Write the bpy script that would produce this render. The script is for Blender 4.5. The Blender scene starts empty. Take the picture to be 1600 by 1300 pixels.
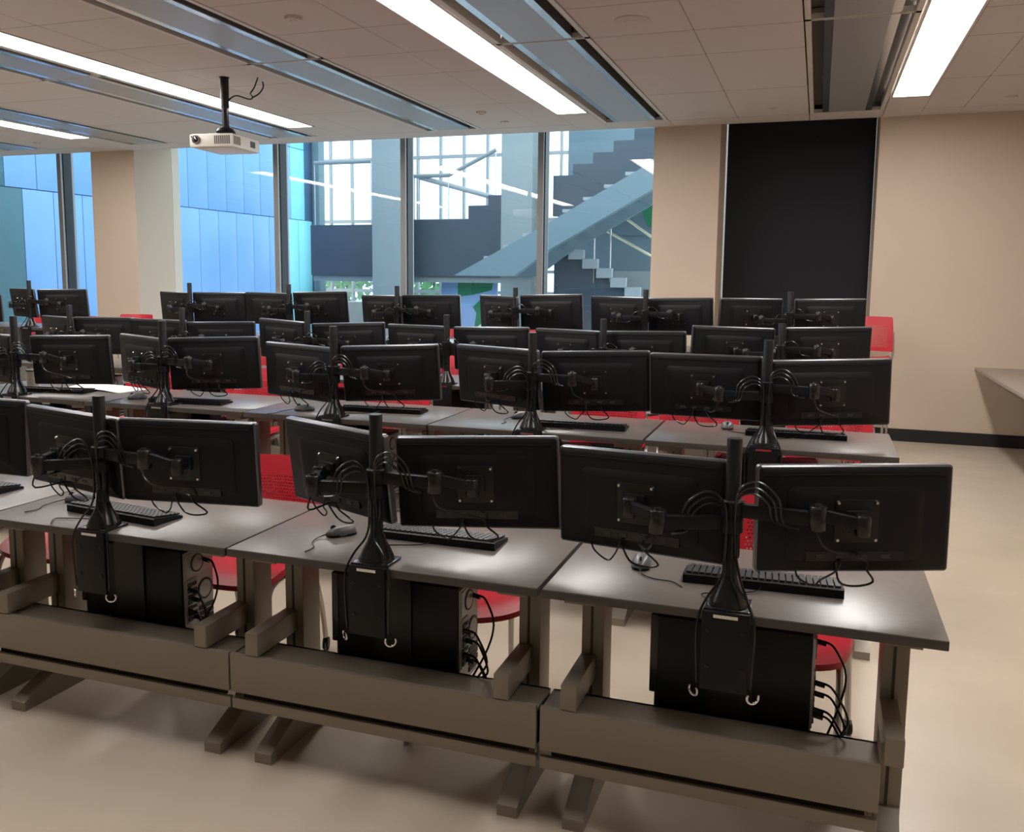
import bpy, bmesh, math, random
from mathutils import Vector, Matrix, Euler
random.seed(7)
PI = math.pi
sc = bpy.context.scene
C = sc.collection

# ------------------------------------------------------------------ camera
F_PX, PITCH, YAW, ROLL, CAM_H = 1386.6, -0.12096, -0.32967, 0.01035, 1.62
_fw = Vector((math.sin(YAW)*math.cos(PITCH), math.cos(YAW)*math.cos(PITCH), math.sin(PITCH)))
_r0 = Vector((math.cos(YAW), -math.sin(YAW), 0)); _u0 = _r0.cross(_fw)
_r = _r0*math.cos(ROLL) + _u0*math.sin(ROLL); _u = _u0*math.cos(ROLL) - _r0*math.sin(ROLL)
cam_d = bpy.data.cameras.new('camera'); cam = bpy.data.objects.new('camera', cam_d); C.objects.link(cam)
cam.matrix_world = Matrix(((_r.x, _u.x, -_fw.x, 0), (_r.y, _u.y, -_fw.y, 0), (_r.z, _u.z, -_fw.z, CAM_H), (0, 0, 0, 1)))
cam_d.sensor_fit = 'HORIZONTAL'; cam_d.sensor_width = 36; cam_d.lens = F_PX/1600*36
cam_d.shift_y = -50/1600; cam_d.clip_start = .05; cam_d.clip_end = 200
sc.camera = cam

# ------------------------------------------------------------------ sky and exposure
w = bpy.data.worlds.new('sky'); sc.world = w; w.use_nodes = True
bg = w.node_tree.nodes['Background']
SKY_STRENGTH = 3.3
bg.inputs['Color'].default_value = (0.84, 0.93, 1.0, 1); bg.inputs['Strength'].default_value = SKY_STRENGTH
LAMP_STRENGTH = 22.0
sc.view_settings.view_transform = 'Standard'; sc.view_settings.look = 'None'
sc.view_settings.gamma = 1; sc.view_settings.use_curve_mapping = False
sc.view_settings.exposure = 0.0

# ------------------------------------------------------------------ materials
def mat(name, col, rough=.5, metal=0., spec=.5, emit=None, noise=None, bump=None, coat=0):
    m = bpy.data.materials.new(name); m.use_nodes = True
    nt = m.node_tree; b = nt.nodes['Principled BSDF']
    b.inputs['Base Color'].default_value = (*col, 1); b.inputs['Roughness'].default_value = rough
    b.inputs['Metallic'].default_value = metal; b.inputs['Specular IOR Level'].default_value = spec
    b.inputs['Coat Weight'].default_value = coat
    if emit:
        b.inputs['Emission Color'].default_value = (*emit[0], 1); b.inputs['Emission Strength'].default_value = emit[1]
    if noise:                      # (scale, colour 2, detail)
        tc = nt.nodes.new('ShaderNodeTexCoord'); n = nt.nodes.new('ShaderNodeTexNoise')
        n.inputs['Scale'].default_value = noise[0]; n.inputs['Detail'].default_value = noise[2]
        r = nt.nodes.new('ShaderNodeValToRGB'); r.color_ramp.elements[0].position = .35; r.color_ramp.elements[1].position = .68
        r.color_ramp.elements[0].color = (*col, 1); r.color_ramp.elements[1].color = (*noise[1], 1)
        nt.links.new(tc.outputs['Object'], n.inputs['Vector']); nt.links.new(n.outputs['Fac'], r.inputs['Fac'])
        nt.links.new(r.outputs['Color'], b.inputs['Base Color'])
    if bump:
        tc = nt.nodes.new('ShaderNodeTexCoord'); n = nt.nodes.new('ShaderNodeTexNoise'); n.inputs['Scale'].default_value = bump[0]
        bp = nt.nodes.new('ShaderNodeBump'); bp.inputs['Strength'].default_value = bump[1]; bp.inputs['Distance'].default_value = .002
        nt.links.new(tc.outputs['Object'], n.inputs['Vector']); nt.links.new(n.outputs['Fac'], bp.inputs['Height'])
        nt.links.new(bp.outputs['Normal'], b.inputs['Normal'])
    return m
def glass(name, tint, boost):
    m = bpy.data.materials.new(name); m.use_nodes = True; nt = m.node_tree; nt.nodes.clear()
    o = nt.nodes.new('ShaderNodeOutputMaterial'); mx = nt.nodes.new('ShaderNodeMixShader')
    t = nt.nodes.new('ShaderNodeBsdfTransparent'); t.inputs['Color'].default_value = (*tint, 1)
    g = nt.nodes.new('ShaderNodeBsdfGlossy'); g.inputs['Roughness'].default_value = .0
    f = nt.nodes.new('ShaderNodeLayerWeight'); f.inputs['Blend'].default_value = .5       # facing = 1 - |cos|, Schlick below
    p5 = nt.nodes.new('ShaderNodeMath'); p5.operation = 'POWER'; p5.inputs[1].default_value = 5
    k = nt.nodes.new('ShaderNodeMath'); k.operation = 'MULTIPLY_ADD'; k.inputs[1].default_value = .96; k.inputs[2].default_value = .04*boost
    nt.links.new(f.outputs['Facing'], p5.inputs[0]); nt.links.new(p5.outputs[0], k.inputs[0]); nt.links.new(k.outputs[0], mx.inputs['Fac'])
    nt.links.new(t.outputs[0], mx.inputs[1]); nt.links.new(g.outputs[0], mx.inputs[2]); nt.links.new(mx.outputs[0], o.inputs[0])
    return m
M = dict(
 floor=mat('floor_vinyl', (.50, .42, .325), .33, noise=(2.2, (.56, .475, .375), 8), bump=(40, .03)),
 wall=mat('wall_paint', (.62, .505, .40), .75, bump=(120, .05)),
 white_wall=mat('white_paint', (.66, .62, .56), .8),
 tile=mat('ceiling_tile', (.60, .555, .525), .9, bump=(160, .08)),
 plenum=mat('ceiling_grid', (.38, .35, .33), .8),
 base=mat('black_baseboard', (.012, .012, .014), .4),
 beam_metal=mat('beam_metal', (.62, .64, .66), .22, metal=.9),
 beam_panel=mat('beam_panel', (.38, .39, .40), .40, metal=.25),
 beam_edge=mat('beam_edge', (.62, .59, .55), .5),
 slot=mat('beam_slot', (.10, .09, .08), .7),
 lamp=mat('lamp_diffuser', (.9, .9, .9), .5, emit=((1., .965, .93), LAMP_STRENGTH)),
 alu=mat('window_aluminium', (.34, .34, .34), .4, metal=.4),
 gasket=mat('window_gasket', (.02, .025, .035), .5),
 glass=glass('window_glass', (.90, .965, .985), 1.5),
 hall_glass=glass('far_glass', (.9, .97, 1.), 1.0),
 blind=mat('blind_fabric', (.012, .012, .018), .85),
 steel=mat('steel', (.55, .55, .53), .3, metal=.9),
 top=mat('desk_laminate', (.135, .115, .105), .28, noise=(30, (.150, .130, .118), 4)),
 edge=mat('desk_edge', (.060, .052, .047), .45),
 leg=mat('taupe_metal', (.25, .212, .168), .42, metal=.25),
 legdark=mat('taupe_slot_gap_shade', (.035, .03, .025), .6),
 black=mat('black_plastic', (.006, .006, .0075), .45, spec=.28),
 blackg=mat('black_gloss', (.012, .012, .013), .22),
 blackm=mat('black_metal', (.010, .010, .011), .38, metal=.2),
 tower=mat('tower_case', (.006, .006, .008), .4, spec=.3),
 bezel=mat('monitor_frame', (.16, .16, .17), .28, metal=.75),
 screen=mat('monitor_screen', (.008, .008, .01), .15),
 chrome=mat('chrome', (.75, .75, .74), .15, metal=1),
 io=mat('rear_panel', (.42, .43, .43), .4, metal=.6),
 iodark=mat('rear_dark', (.03, .03, .03), .5),
 key=mat('key_plastic', (.022, .022, .024), .4),
 mousegrey=mat('mouse_grey', (.10, .10, .105), .35),
 red=mat('red_plastic', (.52, .020, .035), .42),
 tube=mat('silver_tube', (.45, .43, .40), .35, metal=.7),
 footgrey=mat('grey_foot', (.40, .36, .31), .4, metal=.3),
 proj=mat('projector_white', (.80, .77, .70), .45),
 lens=mat('lens_glass', (.02, .015, .01), .05, coat=1),
 vent=mat('vent_dark', (.10, .09, .08), .6),
 paper=mat('paper', (.80, .79, .78), .7),
 cup=mat('cup_metal', (.55, .50, .43), .35, metal=.6),
 counter=mat('counter_top', (.33, .275, .225), .45),
 panel=mat('blue_cladding', (.17, .37, .72), .35, noise=(.35, (.23, .44, .78), 2)),
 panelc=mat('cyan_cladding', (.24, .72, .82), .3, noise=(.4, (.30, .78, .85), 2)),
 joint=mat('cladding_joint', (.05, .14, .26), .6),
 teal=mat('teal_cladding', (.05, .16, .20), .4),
 slate=mat('slate_panel', (.050, .072, .098), .5),
 hallgrey=mat('hall_concrete', (.25, .29, .30), .6),
 stringer=mat('stair_stringer', (.15, .22, .26), .45),
 tread=mat('stair_tread', (.34, .37, .39), .6),
 rail=mat('handrail', (.75, .68, .48), .25, metal=.7),
 green=mat('mural_green', (.015, .22, .10), .6),
 muralblue=mat('mural_blue', (.30, .46, .74), .6),
 ground=mat('paving', (.40, .44, .46), .8),
 leaf=mat('leaf', (.10, .30, .08), .6, noise=(3, (.22, .42, .12), 2)),
 bark=mat('bark', (.12, .09, .06), .8),
)

# ------------------------------------------------------------------ mesh helpers
class MB:
    def __init__(s): s.v = []; s.f = []; s.mi = []
    def add(s, vs, fs, mi=0, mx=None):
        o = len(s.v)
        s.v += [tuple(mx @ Vector(p)) if mx else tuple(p) for p in vs]
        s.f += [tuple(i+o for i in f) for f in fs]; s.mi += [mi]*len(fs); return s
    def box(s, x0, x1, y0, y1, z0, z1, mi=0, mx=None):
        return s.add([(x0,y0,z0),(x1,y0,z0),(x1,y1,z0),(x0,y1,z0),(x0,y0,z1),(x1,y0,z1),(x1,y1,z1),(x0,y1,z1)],
                     [(0,3,2,1),(4,5,6,7),(0,1,5,4),(1,2,6,5),(2,3,7,6),(3,0,4,7)], mi, mx)
    def bbox(s, x0, x1, y0, y1, z0, z1, b, mi=0, mx=None):      # chamfered box
        bm = bmesh.new(); bmesh.ops.create_cube(bm, size=1)
        for v in bm.verts: v.co = Vector(((x0+x1)/2+v.co.x*(x1-x0), (y0+y1)/2+v.co.y*(y1-y0), (z0+z1)/2+v.co.z*(z1-z0)))
        bmesh.ops.bevel(bm, geom=bm.edges[:], offset=b, segments=2, profile=.6, affect='EDGES')
        bm.verts.index_update(); vs = [v.co[:] for v in bm.verts]; fs = [[v.index for v in f.verts] for f in bm.faces]; bm.free()
        return s.add(vs, fs, mi, mx)
    def prism(s, pts, a0, a1, axis='y', mi=0, mx=None):          # polygon in the two other axes, extruded along axis
        n = len(pts)
        def P(p, a): return {'y': (p[0], a, p[1]), 'x': (a, p[0], p[1]), 'z': (p[0], p[1], a)}[axis]
        vs = [P(p, a0) for p in pts] + [P(p, a1) for p in pts]
        fs = [tuple(range(n)), tuple(range(2*n-1, n-1, -1))] + [(i, i+n, (i+1) % n+n, (i+1) % n) for i in range(n)]
        return s.add(vs, fs, mi, mx)
    def rrect(s, w, h, r, y0, y1, mi=0, mx=None, seg=4, cx=0, cz=0, inset=0, iy=0):
        pts = []
        for qx, qz, a in ((1, 1, 0), (-1, 1, 90), (-1, -1, 180), (1, -1, 270)):
            for i in range(seg+1):
                t = math.radians(a+90*i/seg); pts.append((cx+qx*(w/2-r)+r*math.cos(t), cz+qz*(h/2-r)+r*math.sin(t)))
        if not inset: return s.prism(pts, y0, y1, 'y', mi, mx)
        n = len(pts); k = [(cx+(p[0]-cx)*(1-2*inset/w), cz+(p[1]-cz)*(1-2*inset/h)) for p in pts]
        vs = [(p[0], y1, p[1]) for p in pts] + [(p[0], y0+iy, p[1]) for p in pts] + [(p[0], y0, p[1]) for p in k]
        fs = [tuple(range(n-1, -1, -1))] + [(i, (i+1) % n, (i+1) % n+n, i+n) for i in range(n)] + \
             [(i+n, (i+1) % n+n, (i+1) % n+2*n, i+2*n) for i in range(n)] + [tuple(range(2*n, 3*n))]
        return s.add(vs, fs, mi, mx)
    def lathe(s, prof, n=16, mi=0, mx=None):                     # profile of (radius, z)
        vs = []; fs = []
        for r, z in prof:
            for i in range(n): t = 2*PI*i/n; vs.append((r*math.cos(t), r*math.sin(t), z))
        m = len(prof)
        for j in range(m-1):
            for i in range(n): a = j*n+i; b = j*n+(i+1) % n; fs.append((a, b, b+n, a+n))
        fs.append(tuple(range(n-1, -1, -1))); fs.append(tuple(range((m-1)*n, m*n)))
        return s.add(vs, fs, mi, mx)
    def cyl(s, p, q, r, n=12, mi=0, r2=None):
        p = Vector(p); q = Vector(q); d = q-p; L = d.length
        mx = Matrix.Translation(p) @ d.to_track_quat('Z', 'Y').to_matrix().to_4x4()
        return s.lathe([(r, 0), (r if r2 is None else r2, L)], n, mi, mx)
    def tube(s, pts, r, n=6, sub=5, mi=0):
        P = [Vector(p) for p in pts]; Q = []
        if sub > 1 and len(P) > 2:
            for i in range(len(P)-1):
                a = P[max(i-1, 0)]; b = P[i]; c = P[i+1]; d = P[min(i+2, len(P)-1)]
                for k in range(sub):
                    t = k/sub; Q.append(.5*((2*b)+(c-a)*t+(2*a-5*b+4*c-d)*t*t+(3*b-a-3*c+d)*t**3))
            Q.append(P[-1])
        else: Q = P
        vs = []; fs = []; N = len(Q); ref = None
        for i in range(N):
            t = (Q[min(i+1, N-1)]-Q[max(i-1, 0)])
            t = t.normalized() if t.length > 1e-9 else Vector((0, 0, 1))
            if ref is None: ref = t.orthogonal().normalized()
            ref = (ref-t*ref.dot(t)); ref = ref.normalized() if ref.length > 1e-6 else t.orthogonal().normalized()
            b = t.cross(ref)
            for k in range(n): a = 2*PI*k/n; vs.append(Q[i]+(ref*math.cos(a)+b*math.sin(a))*r)
        for i in range(N-1):
            for k in range(n): a = i*n+k; b2 = i*n+(k+1) % n; fs.append((a, b2, b2+n, a+n))
        fs.append(tuple(range(n-1, -1, -1))); fs.append(tuple(range((N-1)*n, N*n)))
        return s.add(vs, fs, mi)
    def mesh(s, name, mats, smooth=True):
        me = bpy.data.meshes.new(name); me.from_pydata(s.v, [], s.f)
        for m in (mats if isinstance(mats, (list, tuple)) else [mats]): me.materials.append(M[m])
        me.polygons.foreach_set('material_index', s.mi); me.update()
        bm = bmesh.new(); bm.from_mesh(me); bmesh.ops.recalc_face_normals(bm, faces=bm.faces[:]); bm.to_mesh(me); bm.free()
        if smooth:
            me.shade_smooth(); me.set_sharp_from_angle(angle=math.radians(38))
        return me
    def obj(s, name, mats, parent=None, loc=(0,0,0), rot=(0,0,0), smooth=True):
        return inst(name, s.mesh(name, mats, smooth), parent, loc, rot)
def inst(name, me, parent=None, loc=(0,0,0), rot=(0,0,0), scale=None):
    o = bpy.data.objects.new(name, me); C.objects.link(o); o.parent = parent
    o.location = loc; o.rotation_euler = rot
    if scale: o.scale = scale
    return o
def tag(o, label=None, cat=None, group=None, kind=None):
    if label: o['label'] = label
    if cat: o['category'] = cat
    if group: o['group'] = group
    if kind: o['kind'] = kind
    return o
def thing(name, label, cat, loc=(0,0,0), rz=0, group=None):
    o = bpy.data.objects.new(name, None); C.objects.link(o); o.empty_display_size = .1
    o.location = loc; o.rotation_euler = (0, 0, rz); return tag(o, label, cat, group)
def struct(o): o['kind'] = 'structure'; return o
def rx(deg): return Matrix.Rotation(math.radians(deg), 4, 'X')
def T(x, y, z): return Matrix.Translation((x, y, z))
_cache = {}
def cached(key, fn):
    if key not in _cache: _cache[key] = fn()
    return _cache[key]

# ================================================================== the room
XL, XR, YB, YF, ZC = -13.0, 3.1, -5.2, 9.68, 3.21      # left, right, behind camera, far wall face, ceiling
YW = 10.40                                             # window plane
struct(MB().box(XL, XR, YB, YW+.15, -.12, 0).obj('floor', 'floor', smooth=False))
struct(MB().box(XL-.15, XR+.15, YB-.15, YB, -.12, 3.6).obj('wall_front', 'wall', smooth=False))
struct(MB().box(XR, XR+.15, YB, YW+.15, -.12, 3.6).obj('wall_right', 'wall', smooth=False))
struct(MB().box(XL-.15, XL, YB, YW+.15, -.12, 3.6).obj('wall_left', 'wall', smooth=False))
wf = struct(MB().box(.50, XR, YF, YW+.15, 0, 3.6).obj('wall_back', 'wall', smooth=False))
struct(MB().box(-1.735, -1.04, YF, YW+.15, 0, 3.6).obj('wall_pillar', 'wall', smooth=False))
struct(MB().box(-9.32, -8.60, YF, YW+.15, 0, 3.6).obj('wall_column', 'wall', smooth=False))
struct(MB().box(.50, XR, YF-.014, YF, 0, .125).box(.50, XR, YF-.020, YF-.014, 0, .012).obj('baseboard_back', 'base', smooth=False))
struct(MB().box(-1.735, -1.04, YF-.014, YF, 0, .125).obj('baseboard_pillar', 'base', smooth=False))
struct(MB().box(-9.32, -8.60, YF-.014, YF, 0, .125).obj('baseboard_column', 'base', smooth=False))
struct(MB().box(XR-.014, XR, YB, YF-.014, 0, .125).obj('baseboard_right', 'base', smooth=False))

# ceiling: a plain slab behind the camera, tiles, chilled beams and light runs in view
YT = 3.37
cb = MB().box(XL, XR, YB, YF, ZC+.10, ZC+.22).box(XL, XR, YB, YB+.6, ZC, ZC+.1).box(XL, XR, YF-.02, YF, ZC, ZC+.3).box(XL, XR, YF, YW+.15, 3.5, 3.6)
ceiling = struct(cb.obj('ceiling', 'tile', smooth=False))
MODX = .677
beams = [.5100-3*MODX*k for k in range(-1, 6)]         # right edge of each beam column
LIGHTS = {0: 'right', 1: 'left', 3: 'right', 4: 'left'} # which side of which beam carries a light run (k, from the camera's right)
cols = []                                              # free tile columns (x0, x1)
for k in range(-1, 6):
    e = .51-3*MODX*k; x = e-MODX                       # beam e-MODX..e ; two tile columns left of it
    a, b, c = x, x-MODX, x-2*MODX
    c1 = [b, a]; c2 = [c, b]
    if LIGHTS.get(k) == 'left': c1[1] = a-.335
    if LIGHTS.get(k+1) == 'right': c2[0] = c+.335
    cols += [tuple(c1), tuple(c2)]
cols = [(max(a, XL), min(b, XR)) for a, b in cols if b > XL]
rows = [3.37, 4.03, 4.69, 5.35, 6.02, 6.67, 7.99, 9.30, 9.66]
tile_me = MB().bbox(-.5, .5, -.5, .5, 0, 1, .004).mesh('tile', 'tile')
G = .007
def tile(x0, x1, y0, y1):
    inst('tile', tile_me, ceiling, ((x0+x1)/2, (y0+y1)/2, ZC), scale=(x1-x0-G, y1-y0-G, .018))
for x0, x1 in cols:
    for y0, y1 in [(YB+.6, YT)]+list(zip(rows, rows[1:])): tile(x0, x1, y0, y1)
grid = MB()
for k in range(-1, 6):
    e = .51-3*MODX*k
    if e-MODX > XL: tile(e-MODX, min(e, XR), 9.27, 9.66)
    s = LIGHTS.get(k)
    if s == 'right': tile(e, e+.335, 8.66, 9.66); tile(e, e+.335, YB+.6, 1.09)
    if s == 'left': tile(e-MODX-.335, e-MODX, 8.66, 9.66); tile(e-MODX-.335, e-MODX, YB+.6, 1.09)
gm = MB()
for x0, x1 in cols: gm.box(x0-.008, x0+.008, YT, 9.66, ZC+.006, ZC+.02)
for x0, x1 in cols:
    for y in rows: gm.box(x0, x1, y-.0035, y+.0035, ZC-.0008, ZC+.03)
gm.obj('grid', 'plenum', ceiling, smooth=False)

BEAMTXT = {-1: 'far right beyond the light run', 0: 'beside the rightmost light run', 1: 'right of the wide light run at top middle', 2: 'between the projector and the wide light run, no light beside it', 3: 'along the lower edge of the light run behind the projector', 4: 'right of the small light run at far left', 5: 'at the far left edge of the ceiling'}
def beam(k):
    e = .51-3*MODX*k; cx = e-MODX/2; hw = MODX/2-.008
    t = thing('chilled_beam', 'long grey metal ceiling beam ' + BEAMTXT[k], 'ceiling beam', (cx, 0, ZC), group='ceiling beams')
    for y0, y1 in ((6.0, 9.25), (2.72, 5.98), (-.55, 2.70), (-3.82, -.57)):
        m = MB()
        for sx in (-1, 1): m.box(sx*hw, sx*(hw-.035), y0, y1, -.004, .06)
        m.box(-hw, hw, y0, y0+.012, -.004, .03).box(-hw, hw, y1-.012, y1, -.004, .03)
        m.obj('frame', 'beam_edge', t, smooth=False)
        MB().box(-hw+.03, hw-.03, y0+.01, y1-.01, .07, .09).box(-hw+.116, hw-.116, y0+.014, y1-.014, .006, .07).obj('slot', 'slot', t, smooth=False)
        m = MB()
        for sx in (-1, 1): m.box(sx*(hw-.112), sx*(hw-.168), y0+.014, y1-.014, -.003, .004)
        m.obj('reflector', 'beam_metal', t, smooth=False)
        MB().box(-hw+.168, hw-.168, y0+.014, y1-.014, -.004, .012).obj('centre_panel', 'beam_panel', t, smooth=False)
    return t
for k in range(0, 6): beam(k)
LTXT = {0: 'bright linear ceiling light nearest the right wall, above the black blind', 1: 'wide bright linear ceiling light at the top middle', 3: 'long bright linear ceiling light passing behind the projector', 4: 'short bright linear ceiling light at the far left'}
def lamp(k, side):
    e = .51-3*MODX*k; x0, x1 = (e, e+.335) if side == 'right' else (e-MODX-.335, e-MODX)
    t = thing('linear_light', LTXT[k], 'ceiling light', ((x0+x1)/2, 0, ZC), group='linear ceiling lights')
    hw = .1625
    m = MB()
    for sx in (-1, 1): m.box(sx*hw, sx*(hw-.018), 1.1, 8.65, -.006, .05)
    for y in (1.1, 8.632): m.box(-hw, hw, y, y+.018, -.006, .05)
    m.obj('frame', 'beam_edge', t, smooth=False)
    for y0, y1 in ((6.02, 8.632), (3.38, 6.00), (1.118, 3.36)):
        MB().box(-hw+.018, hw-.018, y0, y1, .012, .03).obj('diffuser', 'lamp', t, smooth=False)
for k, s in LIGHTS.items(): lamp(k, s)

def disc(name, label, cat, x, y, r, h=.012, m='tile', group=None):
    t = thing(name, label, cat, (x, y, ZC), group=group)
    MB().lathe([(r, 0), (r, -h*.5), (r*.9, -h)], 24).obj('cover', m, t)
    MB().lathe([(r*.45, -h), (r*.4, -h*1.4)], 16).obj('cap', m, t)
disc('smoke_detector', 'small round white detector on the ceiling above the projector', 'detector', -3.18, 5.01, .055, .02)
disc('ceiling_speaker', 'large round flat ceiling cover right of the wide light run', 'speaker', -1.18, 5.68, .11, .012)
disc('sprinkler_cover', 'small sprinkler cap between the wide light run and the centre window', 'sprinkler', -3.20, 8.34, .05, .02, group='sprinkler caps')
disc('sprinkler_cover', 'flat sprinkler cap close to the centre window head', 'sprinkler', -3.16, 8.92, .045, group='sprinkler caps')
disc('sprinkler_cover', 'flat sprinkler cap above the black roller blind', 'sprinkler', -.485, 8.90, .045, group='sprinkler caps')
disc('sprinkler_cover', 'flat sprinkler cap at the upper right edge above the beige wall', 'sprinkler', 1.504, 8.886, .045, group='sprinkler caps')
disc('sprinkler_cover', 'flat sprinkler cap at far left above the left windows', 'sprinkler', -9.3, 8.8, .045, group='sprinkler caps')

# windows: frames, mullions and panes in the recess behind the ceiling edge
def window(n, x0, x1, mull):
    fr = MB().box(x0, x1, YW-.04, YW+.10, 0, .10).box(x0, x1, YW-.03, YW+.08, 3.42, 3.5)
    wdw = struct(fr.obj('window_%d' % n, 'alu', smooth=False))
    xs = [x0]+[v for m in mull for v in (m-.035, m+.035)]+[x1]
    for i in range(0, len(xs), 2):
        MB().box(xs[i]+.004, xs[i+1]-.004, YW, YW+.012, .10, 3.42).obj('pane', 'glass', wdw, smooth=False)
    for m in mull:
        o = MB().box(m-.035, m+.035, YW-.14, YW+.10, .10, 3.42).obj('mullion', 'alu', wdw, smooth=False)
        MB().box(m+.035, m+.048, YW-.10, YW+.05, .10, 3.42).obj('gasket', 'gasket', o, smooth=False)  # dark strip colours the mullion's right side face as backlit shade
window(1, XL, -9.32, [-10.47])
window(2, -8.60, -1.735, [-6.83, -4.98, -3.18])
window(3, -1.04, .50, [])
struct(MB().box(XL, -9.32, YW-.3, YW-.04, 0, .05).box(-8.6, -1.735, YW-.3, YW-.04, 0, .05).obj('trim_1', 'alu', smooth=False))

bl = thing('roller_blind', 'black fabric roller blind pulled down over the right window', 'blind', (-.26, YW-.10, 0))
MB().box(-.766, .755, -.003, .003, .16, 3.42).obj('fabric', 'blind', bl, smooth=False)
MB().cyl((-.75, 0, 3.42), (.755, 0, 3.42), .035).obj('roller', 'steel', bl)
MB().bbox(-.766, .755, -.012, .012, .13, .165, .004).obj('hem_bar', 'blackm', bl)
m = MB(); z = .7
while z < 3.38: m.lathe([(.001, 0), (.005, .006), (.001, .012)], 6, 0, T(-.762, -.03, z)); z += .016
m.cyl((-.762, -.03, .7), (-.762, -.03, 3.4), .0015, 5)
tag(m.obj('bead_chain', 'steel', bl), kind='stuff')

# wall counter at the right edge
ct = thing('wall_counter', 'beige counter shelf against the back wall at the right edge', 'counter', (2.2, 8.5, 0))
MB().bbox(-.711, .89, -1.2, 1.18, .745, .777, .004).obj('counter_top', 'counter', ct)
MB().bbox(-.05, .0, -1.1, 1.1, 0, .745, .004).obj('support_panel', 'counter', ct)

# ================================================================== outside the windows
struct(MB().box(-40, 20, YW+.16, 60, -.4, -.15).obj('ground', 'ground', smooth=False))
XWG = -13.2
wing = thing('building_wing', 'blue panelled building wing outside the left windows', 'building', (XWG, 16, -.15))
def wp(y0, y1, z0, z1, m): MB().bbox(-.05, .0, y0-16+.008, y1-16-.008, z0+.15+.008, z1+.15-.008, .004).obj('panel', m, wing)
MB().box(-.5, -.045, 10.9-16, 21.7-16, 0, 7.2).obj('backing_wall', 'joint', wing, smooth=False)
for z0, z1, off in ((-.15, 3.05, 16.146), (3.05, 4.90, 16.47), (4.90, 7.0, 16.47)):
    k = -8
    while off+.672*(k+1) < 21.7:
        y0 = off+.672*k
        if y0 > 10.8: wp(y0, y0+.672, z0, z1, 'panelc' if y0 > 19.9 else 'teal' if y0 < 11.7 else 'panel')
        k += 1
def flat(name, label, cat, x0, x1, y0, y1, z0, z1, m, b=.01, group=None):
    return tag(MB().bbox(x0, x1, y0, y1, z0, z1, b).obj(name, m), label, cat, group)
# glazed stair hall
cw = thing('curtain_wall', 'tall glazed wall with thin mullions at the back of the stair hall', 'window', (-9, 24, -.15))
for i in range(17):
    x = -7.2+i*.72; MB().box(x-.03, x+.03, -.06, .06, 0, 7.5).obj('mullion', 'alu', cw, smooth=False)
for z in (.2, 1.25, 1.85, 3.3, 5.1, 6.4): MB().box(-7.3, 4.5, -.05, .05, z, z+.09).obj('transom', 'alu', cw, smooth=False)
for i in range(16): MB().box(-7.17+i*.72, -6.51+i*.72, -.006, .006, .3, 7.4).obj('pane', 'hall_glass', cw, smooth=False)
flat('end_pier', 'blue-grey pier at the end of the panelled wing', 'pier', -13.15, -12.95, 21.5, 21.8, -.15, 7, 'stringer')
flat('landing_wall', 'dark slate landing balustrade in the left of the stair hall', 'balustrade', -12.25, -10.5, 19.9, 20.15, 1.6, 2.85, 'slate')
tag(MB().prism([(-10.3, 1.60), (-7.1, 1.60), (-7.1, 3.5), (-7.45, 3.5), (-7.45, 3.27), (-7.95, 3.27), (-7.95, 2.95), (-10.3, 2.95)], 19.9, 20.15).obj('landing_wall', 'slate', smooth=False), 'dark slate balustrade block with a stepped end behind the centre mullion', 'balustrade')
flat('landing_slab', 'pale landing slab edge under the slate balustrades', 'slab', -12.25, -7.1, 20.0, 22.0, 1.45, 1.6, 'hallgrey')
flat('hall_column', 'pale grey square column left of the centre mullion', 'column', -10.04, -9.2, 19.0, 19.5, -.15, 7, 'hallgrey', .03)
flat('hall_column', 'pale grey square column right of the centre mullion', 'column', -6.46, -5.76, 18.02, 18.42, -.15, 7, 'hallgrey', .03)
MBs = MB().prism([(-6.86, 1.62), (-5.60, 1.62), (-4.87, 2.14), (-2.4, 3.52), (-2.4, 4.02), (-5.16, 2.50)], 16.4, 16.6)
st = thing('stair_flight', 'pale blue-grey diagonal stair flight crossing the right panes', 'staircase', (-4.6, 16.5, 1.6))
o = MBs.obj('stringer', 'stringer', st, (4.6, -16.5, -1.6), smooth=False)
for i in range(10):
    x = -6.3+i*.40; z = 1.95+i*.222
    MB().box(x, x+.44, 16.6, 17.9, z, z+.06).obj('tread', 'tread', st, (4.6, -16.5, -1.6), smooth=False)
MB().prism([(-6.86, 1.62), (-5.60, 1.62), (-4.87, 2.14), (-2.4, 3.52), (-2.4, 4.02), (-5.16, 2.50)], 17.9, 18.0).obj('stringer', 'stringer', st, (4.6, -16.5, -1.6), smooth=False)
pts = [(-5.45, 2.9)]
x, z = -5.45, 3.75
while x < -2.6: pts += [(x, z), (x+.43, z)]; x += .43; z += .225
pts += [(x, 3.6), (-4.3, 2.9)]
st2 = thing('stair_flight', 'dark slate stair flight with stepped outline high in the right pane', 'staircase', (-4.2, 18.6, 2.9))
MB().prism(pts, 18.5, 18.7).obj('stringer', 'slate', st2, (4.2, -18.6, -2.9), smooth=False)
x, z = -5.45, 3.75
while x < -2.9: MB().box(x, x+.43, 18.7, 20.14, z-.06, z).obj('tread', 'tread', st2, (4.2, -18.6, -2.9), smooth=False); x += .43; z += .225
pts = [(-5.3, -.15), (-5.3, 2.36)]; x, z = -4.95, 2.36
while z > 0: pts += [(x, z), (x, z-.19)]; x += .30; z -= .19
pts += [(x, -.15)]
st3 = thing('stair_flight', 'pale lower stair flight stepping down to the right', 'staircase', (-4.2, 18.2, -.15))
MB().prism(pts, 18.15, 18.3).obj('side_wall', 'slate', st3, (4.2, -18.2, .15), smooth=False)
x, z = -5.25, 2.36
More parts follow.
